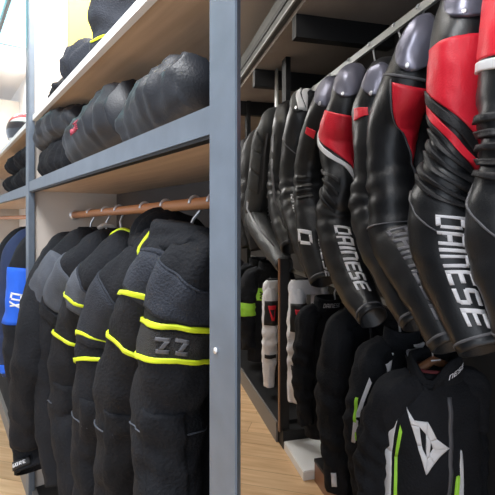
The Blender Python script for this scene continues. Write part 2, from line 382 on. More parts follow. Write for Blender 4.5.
part('box_body', 'white_lam', wb, lambda bm: box(bm, .09, .40, .012, .30, 0, .05, .004))
bb = thing('display_plinth', 'low black topped brown plinth at the bottom edge beside the white box', 'plinth', RR, .7, .3)
part('plinth_body', 'copper', bb, lambda bm: box(bm, .41, 1.6, .07, .6, 0, .10))
part('plinth_top', 'black', bb, lambda bm: box(bm, .408, 1.6, .068, .6, .10, .115))
tl = thing('track_light', 'white strip lamp on the ceiling above the smoke grey fascia', 'light', RR, -.2, -.28, 2.86)
part('housing', 'frame_dark', tl, lambda bm: box(bm, -1.0, .52, -.42, -.30, 2.872, 2.898))
part('diffuser', 'lamp', tl, lambda bm: box(bm, -.98, .50, -.395, -.325, 2.866, 2.873))

# ================================================================ UPPER RIGHT LEATHER JACKETS
RJ={
'R1':[(1.602, 0.1, 1.936, 0.07), (1.638, 0.06, 1.817, 0.08), (1.629, 0.06, 1.727, 0.08), (1.617, 0.06, 1.636, 0.075), (1.619, 0.06, 1.516, 0.07), (1.617, 0.06, 1.457, 0.075), (1.605, 0.06, 1.386, 0.088), (1.608, 0.06, 1.331, 0.095), (1.614, 0.06, 1.254, 0.09), (1.641, 0.06, 1.164, 0.08), (1.65, 0.06, 1.062, 0.06)],
'R2':[(1.43, 0.11, 1.987, 0.07), (1.446, 0.07, 1.884, 0.078), (1.445, 0.06, 1.794, 0.08), (1.434, 0.06, 1.687, 0.075), (1.423, 0.06, 1.576, 0.065), (1.401, 0.06, 1.48, 0.082), (1.385, 0.06, 1.394, 0.095), (1.388, 0.06, 1.327, 0.1), (1.408, 0.06, 1.23, 0.095), (1.458, 0.06, 1.125, 0.08), (1.531, 0.06, 1.014, 0.062)],
'R3':[(1.224, 0.11, 1.961, 0.065), (1.222, 0.07, 1.858, 0.075), (1.197, 0.06, 1.786, 0.085), (1.12, 0.06, 1.685, 0.085), (1.103, 0.06, 1.546, 0.08), (1.121, 0.06, 1.438, 0.082), (1.136, 0.06, 1.298, 0.09), (1.218, 0.06, 1.224, 0.09), (1.315, 0.06, 1.128, 0.082), (1.423, 0.06, 0.993, 0.062)],
'R4':[(1.0, 0.11, 1.918, 0.06), (1.001, 0.07, 1.826, 0.07), (0.983, 0.06, 1.765, 0.075), (0.998, 0.06, 1.655, 0.075), (0.998, 0.06, 1.521, 0.075), (0.987, 0.06, 1.408, 0.085), (1.048, 0.06, 1.276, 0.088), (1.124, 0.06, 1.192, 0.08), (1.206, 0.06, 1.09, 0.07), (1.27, 0.06, 1.019, 0.055)],
'R5':[(0.75, 0.11, 1.968, 0.065), (0.766, 0.07, 1.872, 0.075), (0.74, 0.06, 1.791, 0.085), (0.697, 0.06, 1.711, 0.085), (0.705, 0.06, 1.597, 0.075), (0.726, 0.06, 1.501, 0.075), (0.68, 0.06, 1.373, 0.092), (0.72, 0.06, 1.248, 0.09), (0.809, 0.06, 1.121, 0.08), (0.893, 0.06, 1.042, 0.072), (0.995, 0.06, 0.976, 0.058)],
'R6':[(0.534, 0.11, 1.998, 0.06), (0.554, 0.07, 1.912, 0.07), (0.502, 0.06, 1.836, 0.075), (0.4, 0.06, 1.703, 0.078), (0.356, 0.06, 1.572, 0.078), (0.375, 0.06, 1.429, 0.085), (0.419, 0.06, 1.288, 0.085), (0.457, 0.06, 1.173, 0.078), (0.54, 0.06, 1.048, 0.06)],
'R7':[(0.17, 0.11, 2.04, 0.06), (0.21, 0.07, 1.948, 0.07), (0.185, 0.06, 1.834, 0.075), (0.141, 0.06, 1.697, 0.078), (0.111, 0.06, 1.573, 0.08), (0.154, 0.06, 1.436, 0.082), (0.261, 0.06, 1.284, 0.078), (0.349, 0.06, 1.18, 0.065), (0.449, 0.06, 1.086, 0.055)],
'R8':[(-0.103, 0.11, 2.052, 0.06), (-0.049, 0.07, 1.961, 0.07), (-0.063, 0.06, 1.863, 0.075), (-0.096, 0.06, 1.73, 0.078), (-0.133, 0.06, 1.575, 0.08), (-0.104, 0.06, 1.445, 0.082), (-0.012, 0.06, 1.301, 0.078), (0.085, 0.06, 1.184, 0.06)],
'R9':[(-0.443, 0.11, 2.095, 0.06), (-0.422, 0.07, 2.003, 0.07), (-0.512, 0.06, 1.912, 0.08), (-0.58, 0.06, 1.723, 0.085), (-0.653, 0.06, 1.541, 0.09), (-0.718, 0.06, 1.389, 0.09), (-0.521, 0.06, 1.262, 0.085), (-0.237, 0.06, 1.15, 0.07), (-0.027, 0.06, 1.066, 0.055)],
}
LJ={
'J1':[(2.557, 0.09, 1.294, 0.042), (2.559, 0.08, 1.272, 0.058), (2.518, 0.075, 1.214, 0.072), (2.491, 0.075, 1.141, 0.078), (2.463, 0.075, 1.031, 0.08), (2.434, 0.075, 0.945, 0.08), (2.423, 0.075, 0.833, 0.078), (2.438, 0.075, 0.734, 0.075), (2.447, 0.075, 0.646, 0.065)],
'J2':[(2.42, 0.105, 1.272, 0.06), (2.437, 0.085, 1.247, 0.075), (2.39, 0.075, 1.191, 0.082), (2.331, 0.075, 1.11, 0.085), (2.271, 0.075, 1.033, 0.085), (2.205, 0.075, 0.879, 0.085), (2.171, 0.075, 0.755, 0.08), (2.12, 0.075, 0.587, 0.07), (2.131, 0.075, 0.508, 0.062)],
'J3':[(2.289, 0.105, 1.261, 0.06), (2.269, 0.083, 1.222, 0.072), (2.191, 0.071, 1.162, 0.082), (2.095, 0.069, 1.086, 0.085), (2.05, 0.067, 1.005, 0.085), (2.017, 0.065, 0.817, 0.083), (1.951, 0.065, 0.666, 0.078), (1.945, 0.065, 0.513, 0.07), (1.954, 0.065, 0.442, 0.06)],
'J4':[(2.073, 0.105, 1.258, 0.06), (2.064, 0.079, 1.212, 0.072), (1.979, 0.063, 1.156, 0.08), (1.886, 0.057, 1.067, 0.085), (1.799, 0.051, 0.962, 0.085), (1.756, 0.045, 0.817, 0.083), (1.733, 0.045, 0.687, 0.078), (1.805, 0.045, 0.554, 0.07), (1.82, 0.045, 0.409, 0.06)],
'J5':[(1.862, 0.105, 1.256, 0.06), (1.846, 0.074, 1.216, 0.07), (1.785, 0.052, 1.168, 0.08), (1.685, 0.041, 1.072, 0.085), (1.619, 0.03, 0.937, 0.085), (1.595, 0.025, 0.748, 0.083), (1.628, 0.025, 0.573, 0.078), (1.675, 0.025, 0.412, 0.062)],
'J6':[(1.615, 0.105, 1.262, 0.06), (1.648, 0.065, 1.216, 0.07), (1.622, 0.035, 1.156, 0.08), (1.545, 0.014, 1.054, 0.085), (1.495, -0.006, 0.94, 0.085), (1.496, -0.025, 0.768, 0.083), (1.396, -0.025, 0.576, 0.08), (1.396, -0.025, 0.454, 0.08), (1.45, -0.025, 0.366, 0.08)],
'J7':[(1.369, 0.105, 1.238, 0.06), (1.463, 0.058, 1.196, 0.07), (1.495, 0.02, 1.133, 0.075), (1.542, -0.007, 1.045, 0.08), (1.569, -0.034, 0.94, 0.08), (1.552, -0.045, 0.788, 0.08), (1.485, -0.045, 0.614, 0.078), (1.456, -0.045, 0.486, 0.07)],
}

def scale_q(p): return p
def finish_body(root, tb, m, zip_=True, seams=True):
    b = tube_obj('torso', tb, m, root, ns=36, nt=36, hollow=True)
    if zip_: patch_obj('front_zip', tb, 'seam', b, rect(.1, .97, 88, 93), 30, 2, .003)
    return b
def sleeve_obj(root, pts, seed, m, wr, amp, ns=64, name='sleeve', shade='seam'):
    tb = Tube(pts, seed, wr, amp)
    return tb, tube_obj(name, tb, m, root, ns=ns, nt=34)
HK = {'R1': 1.30, 'R2': 1.15, 'R3': .95, 'R4': .78, 'R5': .57, 'R6': .36, 'R7': .12, 'R8': -.12, 'R9': -.4}
RL = {
 'R1': 'black leather jacket cut by the right photo edge, red shoulder, white band, ribbed sleeve',
 'R2': 'black leather jacket with large red upper sleeve, thin red diagonal stripe and bright white lettering',
 'R3': 'black leather jacket with silver shoulder cup, red block and dim grey sleeve lettering',
 'R4': 'black leather jacket with small silver cup between the dim lettered and white banded ones',
 'R5': 'black leather jacket with red shoulder edged by a long diagonal white band',
 'R6': 'black leather jacket with white sleeve letters, left of the white banded red one',
 'R7': 'black leather jacket with white mark on its dark shoulder cup',
 'R8': 'plain black leather jacket half hidden behind the grey armoured one',
 'R9': 'charcoal leather jacket with stitched shoulder armour, farthest whole jacket on the upper rail'}
R_ZN = {}
for i, k in enumerate(['R1', 'R2', 'R3', 'R4', 'R5', 'R6', 'R7', 'R8', 'R9']):
    pts = RJ[k]; th = HK[k]; t0, q0, z0 = pts[0][:3]; ts = pts[1][0]
    tn = th*.6+t0*.4; zt = min(z0+.015, 2.07)
    zc = pts[-1][2]
    r = thing('leather_jacket', RL[k], 'jacket', RR, tn, .3, zt-.72, 'leather jackets on the upper rail')
    bt = body_tube(tn, .30, zt, zt-.70, .17, .065, i+3, tilt=.05)
    torso = finish_body(r, bt, 'leather_dark', True)
    collar_obj('collar', tn, .30, zt-.01, .052, .07, .045, 'leather_dark', r)
    full = [(tn, .24, z0-.0, .045)]+pts
    if k == 'R9': wr = [(.55, .10, .004, 14, 1.5)]
    else: wr = [(.58, .10, .0050, 17, 1.5), (.84, .08, .002, 14, 2)]
    tb, s = sleeve_obj(r, full, i*2+1, 'leather_gray' if k == 'R9' else 'leather', wr, .0038)
    # far sleeve, simple mirror behind the torso
    bk = [(tn, .36, z0, .045), (tn, .45, z0-.02, .055), (tn+.01, .51, z0-.1, .065), (tn+.02, .53, z0-.3, .065), (tn+.05, .52, z0-.55, .06), (tn+.08, .50, z0-.8, .045)]
    tb2, s2 = sleeve_obj(r, bk, i*2+40, 'leather_dark', [], .004, ns=30)
    patch_obj('cuff_edge', tb, 'seam', s, ring(.972, .978), 2, 34, .0018, True)
    if k in ('R3', 'R4', 'R5', 'R6', 'R7', 'R2'):
        uc = {'R2': .235, 'R3': .225, 'R4': .225, 'R5': .18, 'R6': .2, 'R7': .16}[k]
        ru = {'R2': .07, 'R3': .068, 'R4': .05, 'R5': .06, 'R6': .055, 'R7': .08}[k]
        cu = patch_obj('shoulder_cup', tb, 'cup' if k != 'R7' else 'leather_gray', s, disc(uc-.01, 55, ru*.72, 48), 16, 16, .010)
        patch_obj('cup_rivet', tb, 'steel', cu, disc(uc+ru*.45, 50, .005, 4), 6, 6, .013)
    if k == 'R7':
        patch_obj('shoulder_mark', tb, 'white', cu, [quad((.11, 20), (.2, 60), (.2, 90), (.12, 40)), quad((.09, 50), (.12, 45), (.2, 95), (.15, 90))], 8, 4, .0145)
    P = lambda n, m, f, o=.004, nx=20, ny=20: patch_obj(n, tb, m, s, f, nx, ny, o)
    if k == 'R2':
        P('red_panel', 'red', quad((.315, -25), (.405, -25), (.525, 125), (.30, 125)), .004, 24, 24)
        P('piping', 'leather_dark', quad((.40, -35), (.425, -35), (.56, 130), (.54, 130)), .008, 8, 24)
        P('red_stripe', 'red', quad((.427, -35), (.450, -35), (.578, 112), (.560, 112)), .007, 8, 24)
        P('piping', 'leather_dark', quad((.452, -35), (.463, -35), (.592, 110), (.582, 110)), .008, 6, 24)
        for j in range(5): P('stretch_rib', 'leather_dark', quad((.485+j*.027, -30), (.497+j*.027, -30), (.590+j*.023, 105), (.580+j*.023, 105)), .009, 4, 20)
        patch_obj('sleeve_lettering', tb, 'print', s, letters(tb, 'DAINESE', .690, .952, 38, 80, .25), 4, 3, .0035)
    if k == 'R3':
        P('red_panel', 'red', quad((.285, 25), (.42, 90), (.52, 150), (.285, 150)), .004, 24, 20)
        P('seam', 'seam', quad((.27, -50), (.275, -50), (.275, 150), (.27, 150)), .003, 2, 24)
        P('seam', 'seam', quad((.28, 20), (.285, 20), (.53, 140), (.525, 140)), .006, 3, 30)
        P('seam', 'seam', quad((.66, -40), (.665, -40), (.655, 150), (.65, 150)), .003, 2, 30)
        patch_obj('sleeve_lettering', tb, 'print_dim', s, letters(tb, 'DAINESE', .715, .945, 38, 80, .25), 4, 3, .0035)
    if k == 'R4':
        P('red_panel', 'red', quad((.29, 0), (.33, 0), (.33, 50), (.29, 50)))
        patch_obj('sleeve_lettering', tb, 'print', s, letters(tb, 'DAINESE', .70, .95, 42, 78, .25), 4, 3, .0035)
    if k == 'R5':
        P('red_panel', 'red', quad((.25, -20), (.30, -45), (.47, 125), (.25, 125)), .004, 24, 24)
        P('white_band', 'white', quad((.305, -50), (.325, -50), (.500, 118), (.478, 118)), .007, 8, 30)
        for j in range(4): P('stretch_rib', 'leather_dark', quad((.43+j*.028, -40), (.442+j*.028, -40), (.50+j*.026, 60), (.49+j*.026, 60)), .008, 4, 16)
        patch_obj('sleeve_lettering', tb, 'print', s, letters(tb, 'DAINESE', .665, .925, 55, 98, .25), 4, 3, .0035)
    if k == 'R6':
        P('red_panel', 'red', quad((.31, 20), (.335, 20), (.34, 60), (.31, 60)))
        for j in range(5): P('stretch_rib', 'leather_dark', rect(.53+j*.025, .542+j*.025, 20, 80), .008, 4, 14)
        patch_obj('sleeve_lettering', tb, 'print', s, letters(tb, 'D', .765, .83, 5, 60, .25)+letters(tb, 'DAINESE', .765, 1.0, 80, 110, .2, skip=1), 4, 4, .0035)
    if k == 'R7':
        patch_obj('sleeve_lettering', tb, 'print', s, letters(tb, 'DAINESE', .60, .86, 55, 85, .2), 4, 3, .0035)
        P('seam', 'seam', quad((.3, -30), (.305, -30), (.4, 120), (.395, 120)), .003, 2, 24)
    if k == 'R1':
        P('red_panel', 'red', rect(.27, .400, -60, 120), .004, 24, 24)
        P('white_band', 'white', rect(.408, .430, -60, 120, .01), .007, 6, 24)
        for j in range(5): P('stretch_rib', 'leather_dark', rect(.52+j*.03, .535+j*.03, -50, 100, .02), .010, 4, 20)
        P('seam', 'seam', quad((.66, -60), (.665, -60), (.82, 60), (.815, 60)), .004, 3, 24)
        patch_obj('sleeve_lettering', tb, 'print', s, letters(tb, 'DAINESE', .70, .96, 75, 115, .25), 4, 3, .0035)
    if k == 'R2':
        P('seam', 'seam', quad((.635, -40), (.64, -40), (.85, 130), (.845, 130)), .003, 3, 30)
    if k in ('R8', 'R9'):
        P('seam', 'seam', quad((.3, 20), (.305, 5), (.9, 60), (.9, 66)), .004, 40, 3)
    if k == 'R9':
        for j in range(3): P('armour_pad', 'leather_gray', rect(.17+j*.085, .245+j*.085, 20, 75, .02), .012, 10, 10)
        P('seam', 'seam', quad((.15, 80), (.15, 88), (.5, 100), (.5, 92)), .004, 30, 3)
    hanger(RR, th, .30, 2.2075, zt-.0, f'steel hook hanger carrying the {RL[k].split(" jacket ")[0].split("black ")[-1]} jacket' if False else
           {'R1': 'hanger of the jacket cut by the right edge of the photo', 'R2': 'hanger under the jacket with the thin red diagonal stripe',
            'R3': 'hanger holding the dim lettered leather jacket', 'R4': 'hanger holding the jacket left of the dim lettered one',
            'R5': 'hanger holding the white banded red shouldered jacket', 'R6': 'hanger holding the jacket just left of the white banded one',
            'R7': 'hanger holding the jacket with a white shoulder mark', 'R8': 'hanger holding the plain half hidden leather jacket',
            'R9': 'hanger holding the charcoal armoured leather jacket'}[k], 'hangers on the upper grey rail', tn=tn)

# ================================================================ LEFT TEXTILE JACKETS
HL = {'J1': 2.42, 'J2': 2.329, 'J3': 2.156, 'J4': 2.0, 'J5': 1.758, 'J6': 1.609, 'J7': 1.405}
# per jacket: label, yoke, yoke range, stripes (u, width, slant), shoulder ring, band
LD = {
 'J1': ('nearest black textile jacket, mesh band between two neon stripes, beside the grey post', [(.400, .412), (.488, .500)], None, 'mesh'),
 'J2': ('second black textile jacket from the grey post with neon shoulder ring', [(.285, .296), (.425, .436)], .045, None),
 'J3': ('third textile jacket from the grey post, hooded, neon sleeve stripes', [(.455, .466), (.535, .546)], None, None),
 'J4': ('fourth textile jacket from the grey post with neon shoulder ring', [(.310, .320), (.465, .476)], .05, None),
 'J5': ('charcoal jacket with grey upper sleeve and no neon, next to the neon striped ones', [], None, None),
 'J6': ('charcoal textile jacket with grey upper sleeve and small white tag on its cuff', [], None, None),
 'J7': ('plain black textile jacket against the cream divider panel', [], None, None)}
for i, k in enumerate(['J1', 'J2', 'J3', 'J4', 'J5', 'J6', 'J7']):
    pts = LJ[k]; th = HL[k]; t0, q0, z0 = pts[0][:3]; lab, st, sh, band = LD[k]
    tn = {'J1': 2.41, 'J2': 2.29, 'J3': 2.17}.get(k, th*.75+t0*.25); zt = 1.292; hw = {'J1': .08, 'J2': .10, 'J3': .12}.get(k, .15)
    zb = .55 if i < 5 else .42
    qn = {'J1': .125, 'J2': .155, 'J3': .18}.get(k, .2)
    r = thing('textile_jacket', lab, 'jacket', LR, tn, qn, zb, 'textile jackets on the wooden rod')
    bt = body_tube(tn, qn, zt, zb, hw, .036 if i < 2 else .05, i+60, amp=.005, neck=.05)
    torso = finish_body(r, bt, 'textile', True)
    if k == 'J3':
        hd = Tube([(tn, .14, zt-.03, .05, .05), (tn+.0, .16, zt+.012, .06, .075), (tn, .21, zt+.025, .05, .07), (tn, .27, zt+.0, .05, .06), (tn, .3, zt-.04, .04, .04)], 5, (), .010)
        tube_obj('hood', hd, 'textile', r, ns=24, nt=26, hollow=False)
    collar_obj('collar', tn, qn, zt-.015, .045, .055, .04 if k != 'J2' else .05, 'textile', r)
    full = [(tn, qn-.055, z0+.015, .045)]+pts
    wr = [(.62, .14, .0045, 7, 2), (.85, .12, .0035, 7, 2.5)]
    tb, s = sleeve_obj(r, full, i*3+21, 'textile', wr, .0065, ns=70)
    if k != 'J1':
        bk = [(tn, qn+.055, z0, .04), (tn, qn+.10, z0-.01, .045), (tn-.03, qn+hw*.85, z0-.08, .045), (tn-.05, qn+hw, z0-.3, .045), (tn-.05, qn+hw*.95, z0-.55, .04)]
        sleeve_obj(r, bk, i*2+90, 'textile', [], .003, ns=26)
    P = lambda n, m, f, o=.0035, nx=20, ny=34, c=False: patch_obj(n, tb, m, s, f, nx, ny, o, c)
    if k in ('J1', 'J2', 'J3', 'J4'):
        ya = {'J1': (.262, .375), 'J2': (.19, .26), 'J3': (.25, .47), 'J4': (.20, .305)}[k]
        P('upper_arm_panel', 'textile_char' if k != 'J4' else 'textile_grey', ring(ya[0], ya[1], -.025, 40), .003, 10, 34, True)
        P('seam', 'textile_char', ring(ya[0]-.003, ya[0], -.025, 40), .004, 2, 34, True)
    elif k in ('J5', 'J6'):
        P('upper_arm_panel', 'textile_grey', ring(.20 if k == 'J5' else .14, .36 if k == 'J5' else .31, -.02, 40), .003, 12, 34, True)
        P('elbow_band', 'textile', ring(.375 if k == 'J5' else .325, .43 if k == 'J5' else .37, -.02, 40), .004, 6, 34, True)
    for a, b in st: P('neon_stripe', 'neon', ring(a, b, -.04 if k == 'J1' else (-.078 if a < .35 else -.055), 58), .0055, 3, 40, True)
    if sh: P('neon_stripe', 'neon', ring(sh, sh+.007, -.01, 40), .004, 2, 40, True)
    if band == 'mesh':
        P('mesh_band', 'mesh', ring(.414, .486, -.035, 58), .003, 14, 34, True)
        zz = [((0, 0), (5, 0), (5, 1.2), (0, 1.2)), ((3.2, 1.2), (5, 1.2), (3, 4), (1.4, 4)), ((.6, 4), (5, 4), (5, 5.2), (.6, 5.2))]
        P('knit_mark', 'seam', [quad(*[(.428+.045*y/5.2-.035*math.cos((35+o+x*4-58)*D2R), 30+o+x*4) for x, y in z]) for z in zz for o in (0, 26)], .0042, 4, 4)
    if k in ('J1', 'J2', 'J3', 'J4'):
        P('seam', 'textile_grey', ring(.70, .7025, -.035, 50), .003, 1, 34, True)
        P('forearm_panel', 'textile', quad((.6, 20), (.96, 40), (.96, 100), (.6, 90)), .0035, 24, 12)
    if k == 'J2':
        P('cuff_snap', 'leather_dark', disc(.885, 70, .012, 8), .008, 8, 8)
    if k == 'J6':
        tg = P('cuff_tag', 'black', rect(.955, .985, 10, 70), .005, 4, 10)
        P('tag_lettering', 'white', [quad(*[(.975-.012*p[1]/6, 24+c*9+p[0]*1.6) for p in q]) for c, ch in enumerate('GORE') for q in GL[ch]], .0065, 2, 2)
    lb = {'J1': 'hanger of the nearest neon striped jacket by the grey post', 'J2': 'hanger with a red tipped hook, second from the grey post', 'J3': 'hanger inside the hooded neon striped jacket',
          'J4': 'hanger of the fourth jacket from the grey post', 'J5': 'hanger of the first grey sleeved jacket', 'J6': 'pale wide hanger of the jacket with the white cuff tag',
          'J7': 'hanger nearest the cream divider panel'}[k]
    zr = 1.375+.019*(th-1.125)/1.345
    hg = hanger(LR, th, .2, zr+.0165-.017+.001, zt+.005, lb, 'hangers on the wooden rod', tn=tn, hw=.09)
    if k == 'J2': part('hook_tip', 'red', hg, lambda bm: wire(bm, [(tn, .2, zt+.048), (tn, .2, zt+.03)], .0055), True)
    if k == 'J6': part('neck_plate', 'cream', hg, lambda bm: wire(bm, [(tn, .17, zt+.022), (tn, .185, zt+.034), (tn, .2, zt+.038), (tn, .225, zt+.034), (tn, .24, zt+.022)], .010), True)
# far bay: dark jacket with a blue sleeve panel and a navy one
def far_jacket(t, lab, m, seed, panel=None, low=None):
    r = thing('textile_jacket', lab, 'jacket', LR, t, .2, .5, 'jackets in the far bay')
    bt = body_tube(t, .2, 1.29, .5, .16, .06, seed); finish_body(r, bt, m)
    collar_obj('collar', t, .2, 1.28, .055, .065, .04, m, r)
    pts = [(t, .14, 1.26, .05), (t, .08, 1.24, .06), (t+.02, .02, 1.15, .07), (t+.03, .0, .95, .075), (t+.03, -.01, .7, .075), (t+.04, .0, .5, .06)]
    tb, s = sleeve_obj(r, pts, seed+1, m, [(.6, .2, .004, 7, 2)], .006, ns=40)
    if panel: patch_obj('blue_panel', tb, panel, s, rect(.27, .58, -10, 100), 14, 16, .005)
    if panel: patch_obj('panel_lettering', tb, 'white', s, letters(tb, 'DX', .40, .48, 40, 80, .2), 3, 3, .0075)
    if low: patch_obj('cuff_band', tb, low, s, ring(.90, .96), 4, 30, .005, True)
    hanger(LR, t, .2, 1.372, 1.29, 'hanger of the ' + lab.split(' hanging')[0], 'hangers in the far bay', hw=.1)
part('clothes_rod', 'rodwood', ls, lambda bm: wire(bm, [(-2.2, .2, 1.372), (1.088, .2, 1.372)], .0155, 16), True)
far_jacket(.92, 'black textile jacket with a bright blue sleeve panel hanging just past the thin upright', 'textile', 120, 'blue')
far_jacket(.60, 'navy blue textile jacket hanging behind the blue panelled one', 'navy', 130, None, 'blue')
far_jacket(.30, 'black textile jacket hanging at the left edge of the photo', 'textile', 140)

# ================================================================ ROLLED TROUSERS ON THE MIDDLE SHELF
def roll(name, lab, ptsq, seed, row=LR, logo=None, group='rolled garments on the middle shelf', m='textile_char'):
    t, q, z = ptsq[len(ptsq)//2][:3]; rad = max(p[3] for p in ptsq)
    r = thing(name, lab, 'rolled trousers', row, t, q, z-rad, group)
    tb = Tube([(p[0], p[1], p[2], p[3], p[4] if len(p) > 4 else p[3]) for p in ptsq], seed, [(.3, .2, .006, 5, 2), (.75, .2, .008, 6, 2.5)], .016)
    # the spline runs along the row, so swap to a frame that works for a lying axis
    def P(u, th, off=0., s=tb):
        c = s.at(u); a = s.at(u-.02); b = s.at(u+.02); T = (Vector(b[:3])-Vector(a[:3])).normalized()
        Z = Vector((0, 0, 1)); Z = (Z-T*Z.dot(T)).normalized(); O = Z.cross(T).normalized()
        if O.y > 0: O = -O
        ct, sn = math.cos(th), math.sin(th)
        p = Vector(c[:3])+O*ct*c[3]+Z*sn*c[4]
        d = s.amp*noise.noise(Vector((u*s.len*7+s.seed*3.7, ct*1.3, sn*1.3)))+s.amp*.5*noise.noise(Vector((u*s.len*24+s.seed, ct*4, sn*4)))
        for (uc, wd, am, fr, sl) in s.wr: d += am*math.exp(-((u-uc)/wd)**2)*math.sin((u-uc)*fr*2*PI+sl*math.sin(th+s.seed)+1.4*noise.noise(Vector((u*7, ct*2, s.seed))))
        if sn < 0: d *= (1+sn)
        return p+(O*ct+Z*sn)*(d+off)
    tb.P = P
    b = tube_obj('rolled_fabric', tb, m, r, ns=44, nt=34, hollow=False)
    sp = [P(.015, k*.5, -rad*(.15+.028*k)+.0) for k in range(24)]
    def spiral(bm):
        c = tb.at(.0); ax = (Vector(tb.at(.03)[:3])-Vector(c[:3])).normalized()
        wire(bm, [Vector(c[:3])-ax*.001+(p-Vector(c[:3]))-ax*(p-Vector(c[:3])).dot(ax) for p in sp], .004, 6)
    part('roll_edge', 'textile', r, spiral, True)
    if logo: patch_obj('embroidered_mark', tb, 'rose', b, [quad((.44, 8), (.52, 12), (.51, 26), (.46, 16)), quad((.43, 14), (.46, 11), (.52, 29), (.48, 26))], 6, 4, .003)
    if logo: patch_obj('embroidered_words', tb, 'rose', b, [quad(*[(.39+(c*4.9+p[0])*.0050, -8+p[1]*1.3) for p in q]) for c, ch in enumerate('DAINESE') for q in GL[ch]], 2, 2, .004)
    return r
Z0 = 1.522
roll('rolled_trousers', 'short black rolled trousers lowest against the cream divider panel', [(1.24, .085, Z0+.07, .055), (1.26, .085, Z0+.075, .075), (1.42, .09, Z0+.078, .078), (1.62, .10, Z0+.075, .07)], 3, m='textile')
roll('rolled_trousers', 'grey black rolled trousers lying on top of the short roll', [(1.19, .075, Z0+.19, .055), (1.205, .075, Z0+.195, .07), (1.36, .08, Z0+.215, .076), (1.52, .09, Z0+.215, .07), (1.64, .10, Z0+.21, .055)], 7, m='shell_cloth')
roll('rolled_trousers', 'fat charcoal rolled trousers with a small red embroidered mark, middle of the shelf', [(1.725, .10, Z0+.085, .07), (1.74, .10, Z0+.09, .09), (1.92, .105, Z0+.11, .10), (2.06, .11, Z0+.125, .10), (2.16, .11, Z0+.13, .085)], 11, logo=True, m='shell_cloth')
roll('rolled_trousers', 'largest black rolled trousers, next to the grey post on the middle shelf', [(2.235, .095, Z0+.055, .055), (2.245, .095, Z0+.065, .07), (2.38, .085, Z0+.082, .078), (2.50, .082, Z0+.09, .078), (2.57, .075, Z0+.095, .055)], 15, m='shell_cloth')
roll('rolled_trousers', 'dark roll lying behind the largest one', [(1.98, .30, Z0+.06, .05), (2.02, .30, Z0+.07, .07), (2.15, .28, Z0+.07, .07), (2.20, .27, Z0+.07, .05)], 19, m='textile')
# folded garments in the far bay
for j, (t, q, z, a) in enumerate([(.86, .13, .07, 0), (.84, .14, .20, .1), (.52, .13, .07, .2), (.50, .14, .20, 0), (.16, .13, .07, 0), (.14, .14, .20, 0)]):
    lab = ['lowest folded black garment just past the thin upright', 'upper folded black garment just past the thin upright', 'lower folded black garment second past the thin upright',
           'upper folded black garment second past the thin upright', 'lower crumpled black garment at the left photo edge', 'upper crumpled black garment at the left photo edge'][j]
    roll('folded_trousers', lab, [(t-.15, q, 1.512+z, .08, .05), (t-.13, q, 1.512+z, .11, .066), (t+.08, q+.01, 1.512+z, .12, .07), (t+.14, q, 1.512+z, .07, .05)], 30+j, group='folded garments in the far bay', m='textile')
# jackets folded on the upper shelf
def heap(t, q, w_, h, lab, seed, m, stripe=False):
    r = roll('folded_jacket', lab, [(t-w_/2, q, 1.828+h*.45, .06, h*.4), (t-w_*.35, q, 1.828+h*.5, .11, h*.48), (t+w_*.2, q, 1.828+h*.5, .12, h*.5), (t+w_/2, q, 1.828+h*.45, .05, h*.36)], seed, group='folded jackets on the upper shelf', m=m)
    r['category'] = 'folded jacket'
heap(1.42, .16, .34, .12, 'flat black folded jacket at the left end of the upper shelf', 50, 'textile')
heap(1.70, .14, .22, .17, 'black folded jacket leaning into the taller pile on the upper shelf', 53, 'textile_char')
r = thing('upright_jacket', 'tall dark folded jacket with thin neon stripes on the upper shelf before the yellow glow board', 'folded jacket', LR, 1.95, .15, 1.828, 'folded jackets on the upper shelf')
tb = Tube([(2.02, .17, 2.30, .05, .06), (2.00, .16, 2.22, .09, .08), (1.96, .15, 2.08, .10, .10), (1.95, .15, 1.92, .12, .11), (1.95, .15, 1.835, .12, .11)], 55, [(.5, .3, .008, 4, 2)], .014)
tube_obj('folded_fabric', tb, 'textile_char', r, ns=36, nt=30, hollow=False)
for a_ in (.52, .84): patch_obj('neon_stripe', tb, 'neon', r, rect(a_, a_+.010, 0, 70), 3, 20, .004)
# helmet
h = thing('helmet', 'white and red motorcycle helmet with dark visor on the upper shelf of the far bay', 'helmet', LR, .12, .14, 1.828)
def dome(bm):
    for i in range(25):
        pass
    bmesh.ops.create_uvsphere(bm, u_segments=36, v_segments=24, radius=1)
    for v in bm.verts:
        x, y, z = v.co
        k = 1+.08*max(0, -z)*(1 if x > 0 else 0)
        v.co = Vector((.12+x*.125*k, .14+y*.115, 1.828+.115+max(z, -.88)*.125))
part('shell', 'shell', h, dome, True)
def vis(bm):
    g = []
    for i in range(17):
        a = (-95+i*11)*D2R
        g.append([bm.verts.new((.12+math.sin(a+.5)*.129*math.cos(b), .14-math.cos(a+.5)*.119*math.cos(b), 1.943+math.sin(b)*.128)) for b in [(-26+j*8)*D2R for j in range(7)]])
    for A, B in zip(g, g[1:]):
        for j in range(6): bm.faces.new((A[j], A[j+1], B[j+1], B[j]))
part('visor', 'visor', h, vis, True)
def redband(bm):
    g = []
    for i in range(25):
        a = (-110+i*9.5)*D2R
        g.append([bm.verts.new((.12+math.sin(a+.5)*.1275*math.cos(b), .14-math.cos(a+.5)*.1175*math.cos(b), 1.943+math.sin(b)*.1275)) for b in [(30+8*math.sin(a*2)+j*6)*D2R for j in range(5)]])
    for A, B in zip(g, g[1:]):
        for j in range(4): bm.faces.new((A[j], A[j+1], B[j+1], B[j]))
part('red_flash', 'shell_red', h, redband, True)

